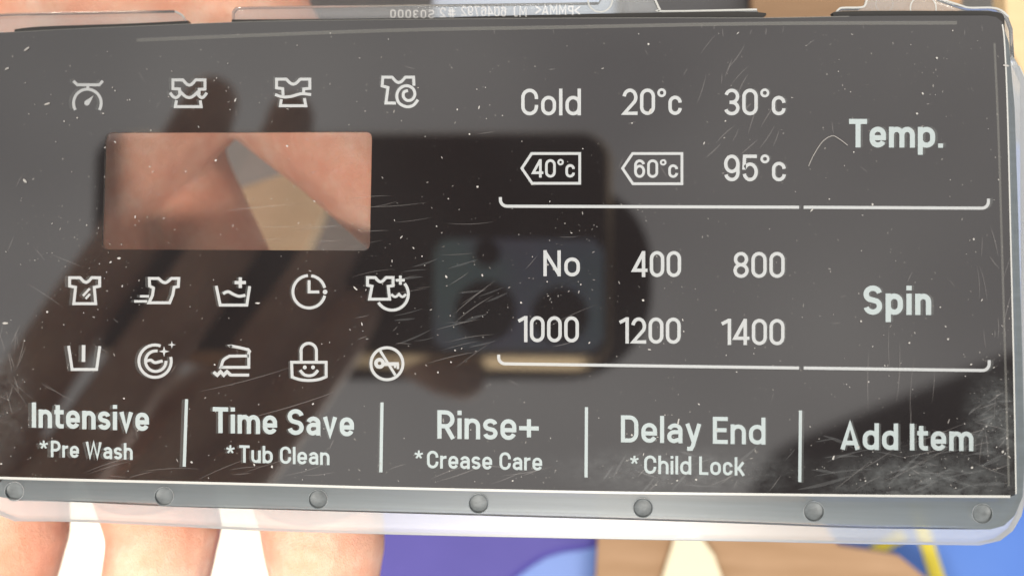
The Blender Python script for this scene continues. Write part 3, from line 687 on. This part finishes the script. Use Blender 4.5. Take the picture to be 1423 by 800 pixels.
scratches('scratches', [
    (11, 490, 640, 270, 480, 2, 16, 20, 70, .6, 1.1), (10, 620, 800, 380, 500, 5, 40, 20, 90, .8, 1.5), (16, 950, 1080, 60, 210, 40, 80, 10, 45, .8, 1.8),
    (6, 1180, 1300, 480, 600, 86, 92, 50, 120, .8, 1.3), (14, 1110, 1400, 585, 680, -30, 40, 16, 110, .6, 1.3), (11, 1340, 1402, 545, 660, 10, 60, 12, 40, .8, 1.7),
    (13, 1360, 1404, 330, 640, 60, 110, 10, 50, .8, 1.4), (7, 840, 1100, 640, 682, 10, 70, 12, 50, .8, 1.6), (8, 20, 140, 350, 560, -60, -20, 20, 90, .6, 1.2),
    (12, 0, 40, 450, 650, 60, 120, 10, 40, .8, 1.6), (18, 100, 760, 640, 665, -6, 25, 20, 90, .8, 1.4), (40, 0, 1400, 50, 660, 0, 180, 6, 26, .8, 1.5),
    (16, 640, 1390, 28, 46, 70, 100, 5, 14, .8, 1.8), (2, 280, 420, 525, 570, 14, 18, 130, 150, 1.2, 1.6), (10, 300, 700, 270, 340, 0, 8, 40, 120, .6, 1.1)], scratch_m, 11)
scratches('scuffs', [(12, 1115, 1330, 590, 684, -34, 26, 20, 90, 1.2, 6), (12, 1250, 1406, 620, 684, -10, 50, 20, 80, 1.2, 6), (9, 1350, 1404, 545, 650, -10, 60, 10, 40, 1.5, 5),
    (12, 830, 1110, 630, 684, -20, 60, 14, 60, 1.2, 4), (14, 560, 700, 360, 480, 4, 24, 20, 60, 1.2, 3)], scuff_m, 13)
# a lint hair lying left of the word Temp.
def tube(pts, r, seg=6):
    bm = bmesh.new(); pts = [Vector(p) for p in pts]; rings = []
    for i, p in enumerate(pts):
        t = (pts[min(i+1, len(pts)-1)]-pts[max(i-1, 0)]).normalized(); u = t.cross(Vector((0, 0, 1))).normalized(); v = u.cross(t)
        rings.append([bm.verts.new(p+(u*math.cos(a)+v*math.sin(a))*r) for a in (k*2*math.pi/seg for k in range(seg))])
    for a, b in zip(rings, rings[1:]):
        for k in range(seg): bm.faces.new((a[k], a[(k+1) % seg], b[(k+1) % seg], b[k]))
    bm.faces.new(rings[0]); bm.faces.new(list(reversed(rings[-1])))
    me = bpy.data.meshes.new('t'); bm.to_mesh(me); bm.free(); return me
hair_pts = [px(x, y, 0.2) for x, y in smooth_line([(1123.5, 231), (1131, 215), (1143, 197), (1156, 189), (1166, 193), (1178, 202)], 5)]
tag(link('lint_hair', tube(hair_pts, 0.06*MM), dust2_m, None, True), 'thin pale bent hair lying on the black face left of Temp.', 'hair')

# ------------------------------------------------------------------ the hand that holds the panel
bm = bmesh.new()
def hp(x, y, z, r): return (px(x, y, z), r)
# ring, middle, index fingers: palm side up, tips past the lower edge
chain(bm, [hp(-70, 80, -24, 11), hp(-30, 330, -19, 10), hp(8, 560, -15.6, 9.6), hp(18, 745, -14.6, 9.0), hp(4, 800, -14.6, 8.8), hp(-10, 880, -16, 7.5)])
chain(bm, [hp(150, 120, -25, 12), hp(112, 345, -17, 10.6), hp(185, 590, -15.6, 10), hp(231, 735, -15.0, 9.3), hp(219, 800, -14.4, 8.9), hp(205, 880, -15, 8.2), hp(203, 930, -17, 6.5)])
chain(bm, [hp(222, 150, -32, 11), hp(248, 250, -31, 10.4), hp(304, 362, -28, 9.6), hp(390, 560, -20, 10), hp(448, 715, -15.6, 10.6), hp(452, 760, -15.4, 10.3), hp(462, 815, -16, 7.9)])
chain(bm, [hp(-230, 60, -28, 10), hp(-200, 300, -22, 9), hp(-170, 520, -18, 8), hp(-150, 640, -18, 7)])
# palm, ball of the thumb and thumb
chain(bm, [hp(-170, -120, -32, 16), hp(-110, 120, -27, 13)]); chain(bm, [hp(-40, -140, -32, 18), hp(0, 150, -27, 14)])
chain(bm, [hp(100, -140, -33, 19), hp(150, 160, -26, 14)]); chain(bm, [hp(240, -120, -33, 18), hp(236, 120, -26, 13.5)])
chain(bm, [hp(-60, -260, -34, 18), hp(300, -200, -34, 18)]); chain(bm, [hp(330, -110, -30, 18), hp(300, 80, -24, 13)])
chain(bm, [hp(250, -140, -32, 18), hp(320, 20, -26, 14.5), hp(388, 122, -21, 12.6), hp(468, 190, -18.5, 11.6), hp(560, 272, -17.5, 11.4), hp(645, 350, -16.5, 9.8), hp(680, 385, -17.5, 8)])
chain(bm, [hp(170, 20, -24, 15), hp(239, 126, -19.5, 14), hp(175, 200, -18.8, 13.4), hp(109, 271, -17.5, 12.2), hp(112, 345, -17, 10.6)])
# wrist and forearm going away upward
wr = px(100, -420, -38)
ell = Vector((wr.x-0.05, wr.y+0.27, -0.07))
capsule(bm, px(-40, -250, -35), 0.019, wr+Vector((-.012, 0, 0)), 0.021, 16); capsule(bm, px(250, -230, -35), 0.018, wr+Vector((.012, 0, 0)), 0.021, 16)
for s_ in (-1, 1): capsule(bm, wr+Vector((.012*s_, 0, 0)), 0.021, ell+Vector((.016*s_, 0, 0)), 0.034, 16)
holder = link('person', fuse(bm, 0.9, 8), skin_m, None, True)
tag(holder, 'bare hand with palm up holding the control panel from behind, fingertips past its lower edge', 'person')
cloth_m = mat('dark_cloth', (0.018, 0.018, 0.022), 0.85)
fibre(cloth_m, (0.012, 0.012, 0.016), (0.026, 0.026, 0.032), 900, (1, 1, 1))
bm = bmesh.new(); capsule(bm, wr.lerp(ell, .62)+Vector((0, 0, 0)), 0.047, ell+Vector((-.03, .20, .06)), 0.058, 20)
link('sleeve', fuse(bm, 4, 4), cloth_m, holder, True)

# ------------------------------------------------------------------ the phone that takes the picture (seen as a reflection)
PH = CAMW[2]/MM+1.6
tl = rf(126, 180, PH); br = rf(851, 516, PH)
def ph_rr(inset, r):
    x0, x1, y0, y1 = tl.x/MM+inset, br.x/MM-inset, br.y/MM+inset, tl.y/MM-inset
    return [(x*MM, y*MM) for x, y in rrect(x0, y0, x1, y1, r, 8)]
phone = empty('smartphone', ((tl.x+br.x)/2, (tl.y+br.y)/2, PH*MM), 'dark smartphone with gold frame and three camera lenses reflected in the black face', 'smartphone')
phb_m = mat('dark_phone_glass', (0.012, 0.011, 0.010), 0.35); gold_m = mat('gold_metal', (0.90, 0.70, 0.44), 0.42, 1.0)
scr_m = mat('phone_screen', (0.02, 0.02, 0.025), 0.1)
def phone_part(nm, me, m): return link(nm, me, m, phone)
phone_part('back_cover', slab([[(x, max(y, (br.y+.0043))) for x, y in ph_rr(1.6, 8.5)]], PH, PH+3.0, 0.8), phb_m)
fvs = []; ffs = []; rings_ = [(2.4, PH+0.1), (2.2, PH+0.05), (0.35, PH+6.0), (0.0, PH+6.6), (0.0, PH+7.4), (0.8, PH+8.0)]
for ins, z in rings_:
    for x, y in ph_rr(ins, 10-ins*.6): fvs.append((x, y+max(0.0, (ins-.3))*MM*1.0*(1 if y < (tl.y+br.y)/2 else 0), z*MM))
kf = len(fvs)//len(rings_)
for i in range(len(rings_)-1):
    for j in range(kf): ffs.append((i*kf+j, i*kf+(j+1) % kf, (i+1)*kf+(j+1) % kf, (i+1)*kf+j))
phone_part('frame', mesh(fvs, ffs), gold_m)
phone_part('screen', slab([ph_rr(1.4, 9)], PH+7.6, PH+8.2), scr_m)
cvr = [rf(x, y, PH+13) for x, y in rrect(300, 250, 906, 528, 120, 10)]
phone_part('dark_backing_slab', slab([[(p.x, p.y) for p in cvr]], PH+12, PH+15, 0.8), mat('matte_black', (0.015, 0.015, 0.016), 0.6))  # made-up slab, shaped to give the dark rounded reflection beside the phone
mtl = rf(604, 332, PH); mbr = rf(838, 488, PH)
mod_m = mat('camera_glass_reflection_tint', (0.24, 0.36, 0.72), 0.4)  # blue and teal of mirrored surroundings are put into the base colour
L(mod_m, ramp(mod_m, noise(mod_m, 32, 1, .4), [(0.35, (0.50, 0.86, 0.95)), (0.62, (0.55, 0.62, 0.96))]), bsdf(mod_m).inputs['Base Color'])
phone_part('camera_module', slab([[(x*MM, y*MM) for x, y in rrect(mtl.x/MM, mbr.y/MM, mbr.x/MM, mtl.y/MM, 5, 8)]], PH-1.0, PH+0.4, 0.4), mod_m)
len_m = mat('lens_glass', (0.004, 0.005, 0.010), 0.08); ring_m = mat('lens_ring', (0.02, 0.02, 0.025), 0.25, 0.6)
for x, y, r in ((675, 432, 43), (778, 438, 43), (677, 352, 19)):
    c = rf(x, y, PH); rr = r/4.55
    if x == 778: rr = 8.6
    o = phone_part('lens', slab([[(c.x+rr*MM*math.cos(t*math.pi/18), c.y+rr*MM*math.sin(t*math.pi/18)) for t in range(36)]], PH-1.4, PH-0.6, 0.25), ring_m)
    g_ = link('lens_glass', slab([[(c.x+rr*.72*MM*math.cos(t*math.pi/18), c.y+rr*.72*MM*math.sin(t*math.pi/18)) for t in range(36)]], PH-1.5, PH-1.35), len_m, None)
    g_.parent = o; g_.location = (0, 0, 0)

# ------------------------------------------------------------------ the photographer, seen only as a reflection
def rp(x, y, h, r): return (rf(x, y, h), r)
hb = bmesh.new()
zb = PH-9
# hand on the left end of the phone: fingers lie over its back, tips past its upper edge
chain(hb, [rp(-60, 690, zb, 11), rp(120, 420, zb-2, 9.6), rp(225, 270, zb-1, 9), rp(285, 165, zb+2, 8.6), rp(295, 140, zb+3, 8)])
chain(hb, [rp(40, 730, zb, 11), rp(225, 470, zb-3, 9.6), rp(345, 300, zb-2, 9), rp(398, 190, zb+2, 7.6), rp(405, 160, zb+3, 7)])
chain(hb, [rp(150, 760, zb, 11), rp(330, 540, zb-3, 9.4), rp(432, 400, zb-2, 8.8), rp(475, 320, zb, 7.8)])
chain(hb, [rp(240, 780, zb, 10), rp(400, 580, zb-1, 8), rp(470, 480, zb-1, 7.4), rp(500, 430, zb, 6.6)])
chain(hb, [rp(-40, 720, zb+8, 14), rp(280, 560, PH+19, 12), rp(430, 460, PH+22, 10), rp(560, 480, PH+16, 9), rp(622, 520, PH+9, 7.4), rp(646, 528, PH+7, 6.8)])
chain(hb, [rp(-120, 720, zb+4, 15), rp(200, 840, zb+4, 15)]); chain(hb, [rp(-150, 840, zb+6, 17), rp(130, 930, zb+6, 16)])
wrist = rf(-90, 960, zb+8)
capsule(hb, rf(-150, 840, zb+6), .017, wrist, .021, 14); capsule(hb, rf(80, 930, zb+6), .016, wrist+Vector((.02, 0, 0)), .021, 14)
elbow = Vector((wrist.x-.02, wrist.y-.24, .05)); capsule(hb, wrist+Vector((.01, 0, 0)), .023, elbow, .036, 16)
# the other forearm is held across on the right, its hand half closed
wrist2 = Vector((.165, -.118, .35)); elbow2 = Vector((.42, -.025, .36)); capsule(hb, wrist2, .022, elbow2, .036, 16)
dv = Vector((-.45, -.9, 0)).normalized(); sv = Vector((-.9, .45, 0)).normalized()
capsule(hb, wrist2, .020, wrist2+dv*.05+sv*.022, .016, 14); capsule(hb, wrist2, .020, wrist2+dv*.05-sv*.022, .015, 14)
for i_ in range(4):
    k0 = wrist2+dv*.055+sv*(.027-.018*i_); fl = (.9, 1.0, .95, .75)[i_]
    chain(hb, [(k0, 9.5), (k0+dv*.034*fl+Vector((0, 0, .012)), 8.6), (k0+dv*.034*fl+Vector((0, 0, .036)), 8.0), (k0+dv*.016*fl+Vector((0, 0, .046)), 7.0)])
chain(hb, [(wrist2+dv*.01+sv*.014, 12), (wrist2+dv*.03+sv*.044+Vector((0, 0, .02)), 9.5), (wrist2+dv*.058+sv*.040+Vector((0, 0, .036)), 8)])
hands = fuse(hb, 1.4, 6)
tb = bmesh.new()
hc = Vector((.35, -.35, .60))
ellipsoid(tb, hc, (.076, .086, .100)); ellipsoid(tb, hc+Vector((-.030, .030, -.045)), (.054, .054, .060))
capsule(tb, hc+Vector((-.062, .062, -.030)), .010, hc+Vector((-.056, .056, .004)), .007)           # nose, towards the panel
for s_ in (-1, 1): ellipsoid(tb, hc+Vector((.055*s_, .055*s_, .0)), (.010, .018, .028))
nk = hc+Vector((.03, -.06, -.13)); capsule(tb, hc+Vector((.01, -.01, -.03)), .055, nk, .060, 18)
ch = nk+Vector((.03, -.10, -.22)); capsule(tb, nk, .06, ch, .13, 20); capsule(tb, ch, .14, ch+Vector((.02, -.05, -.30)), .15, 20)
torso = fuse(tb, 4.5, 4)
bmj = bmesh.new(); bmj.from_mesh(hands); bmj.from_mesh(torso); bodym = bpy.data.meshes.new('body'); bmj.to_mesh(bodym); bmj.free()
photog = link('person', bodym, skin2_m, None, True)
tag(photog, 'dark haired person in dark clothes holding the smartphone, reflected in the black face', 'person')
sb = bmesh.new()
capsule(sb, nk+Vector((.02, -.04, .02)), .072, ch, .15, 20); capsule(sb, ch, .155, ch+Vector((.02, -.05, -.30)), .165, 20)
capsule(sb, ch+Vector((.05, .05, .12)), .10, ch+Vector((.12, .10, .14)), .07, 18); capsule(sb, ch+Vector((.12, .10, .14)), .066, elbow2, .054, 18)
capsule(sb, elbow2, .062, wrist2, .050, 18)
capsule(sb, ch+Vector((-.08, .0, .10)), .10, ch+Vector((-.16, .0, .12)), .062, 18); capsule(sb, ch+Vector((-.16, .0, .12)), .06, elbow+Vector((0, -.04, 0)), .050, 18)
capsule(sb, elbow+Vector((0, -.04, 0)), .050, wrist.lerp(elbow, .6), .042, 16)
link('shirt', fuse(sb, 4.5, 5), cloth_m, photog, True)
hair_m = mat('black_hair', (0.010, 0.008, 0.007), 0.55)
hr = bmesh.new(); ellipsoid(hr, hc+Vector((.014, -.014, .022)), (.082, .090, .094), None, 28)
me = fuse(hr, 4, 2)
for v in me.vertices:
    q = math.sin(v.co.x*700)*math.cos(v.co.y*610+v.co.z*420); v.co += (v.co-hc).normalized()*0.0025*q
link('hair', me, hair_m, photog, True)
eye_m = mat('eye', (.5, .48, .46), .1)
for s_ in (-1, 1):
    bm = bmesh.new(); bmesh.ops.create_uvsphere(bm, u_segments=12, v_segments=8, radius=.012, matrix=Matrix.Translation(hc+Vector((-.048+.022*s_, .048+.022*s_, .004))))
    me = bpy.data.meshes.new('eye'); bm.to_mesh(me); bm.free(); link('eye', me, eye_m, photog, True)
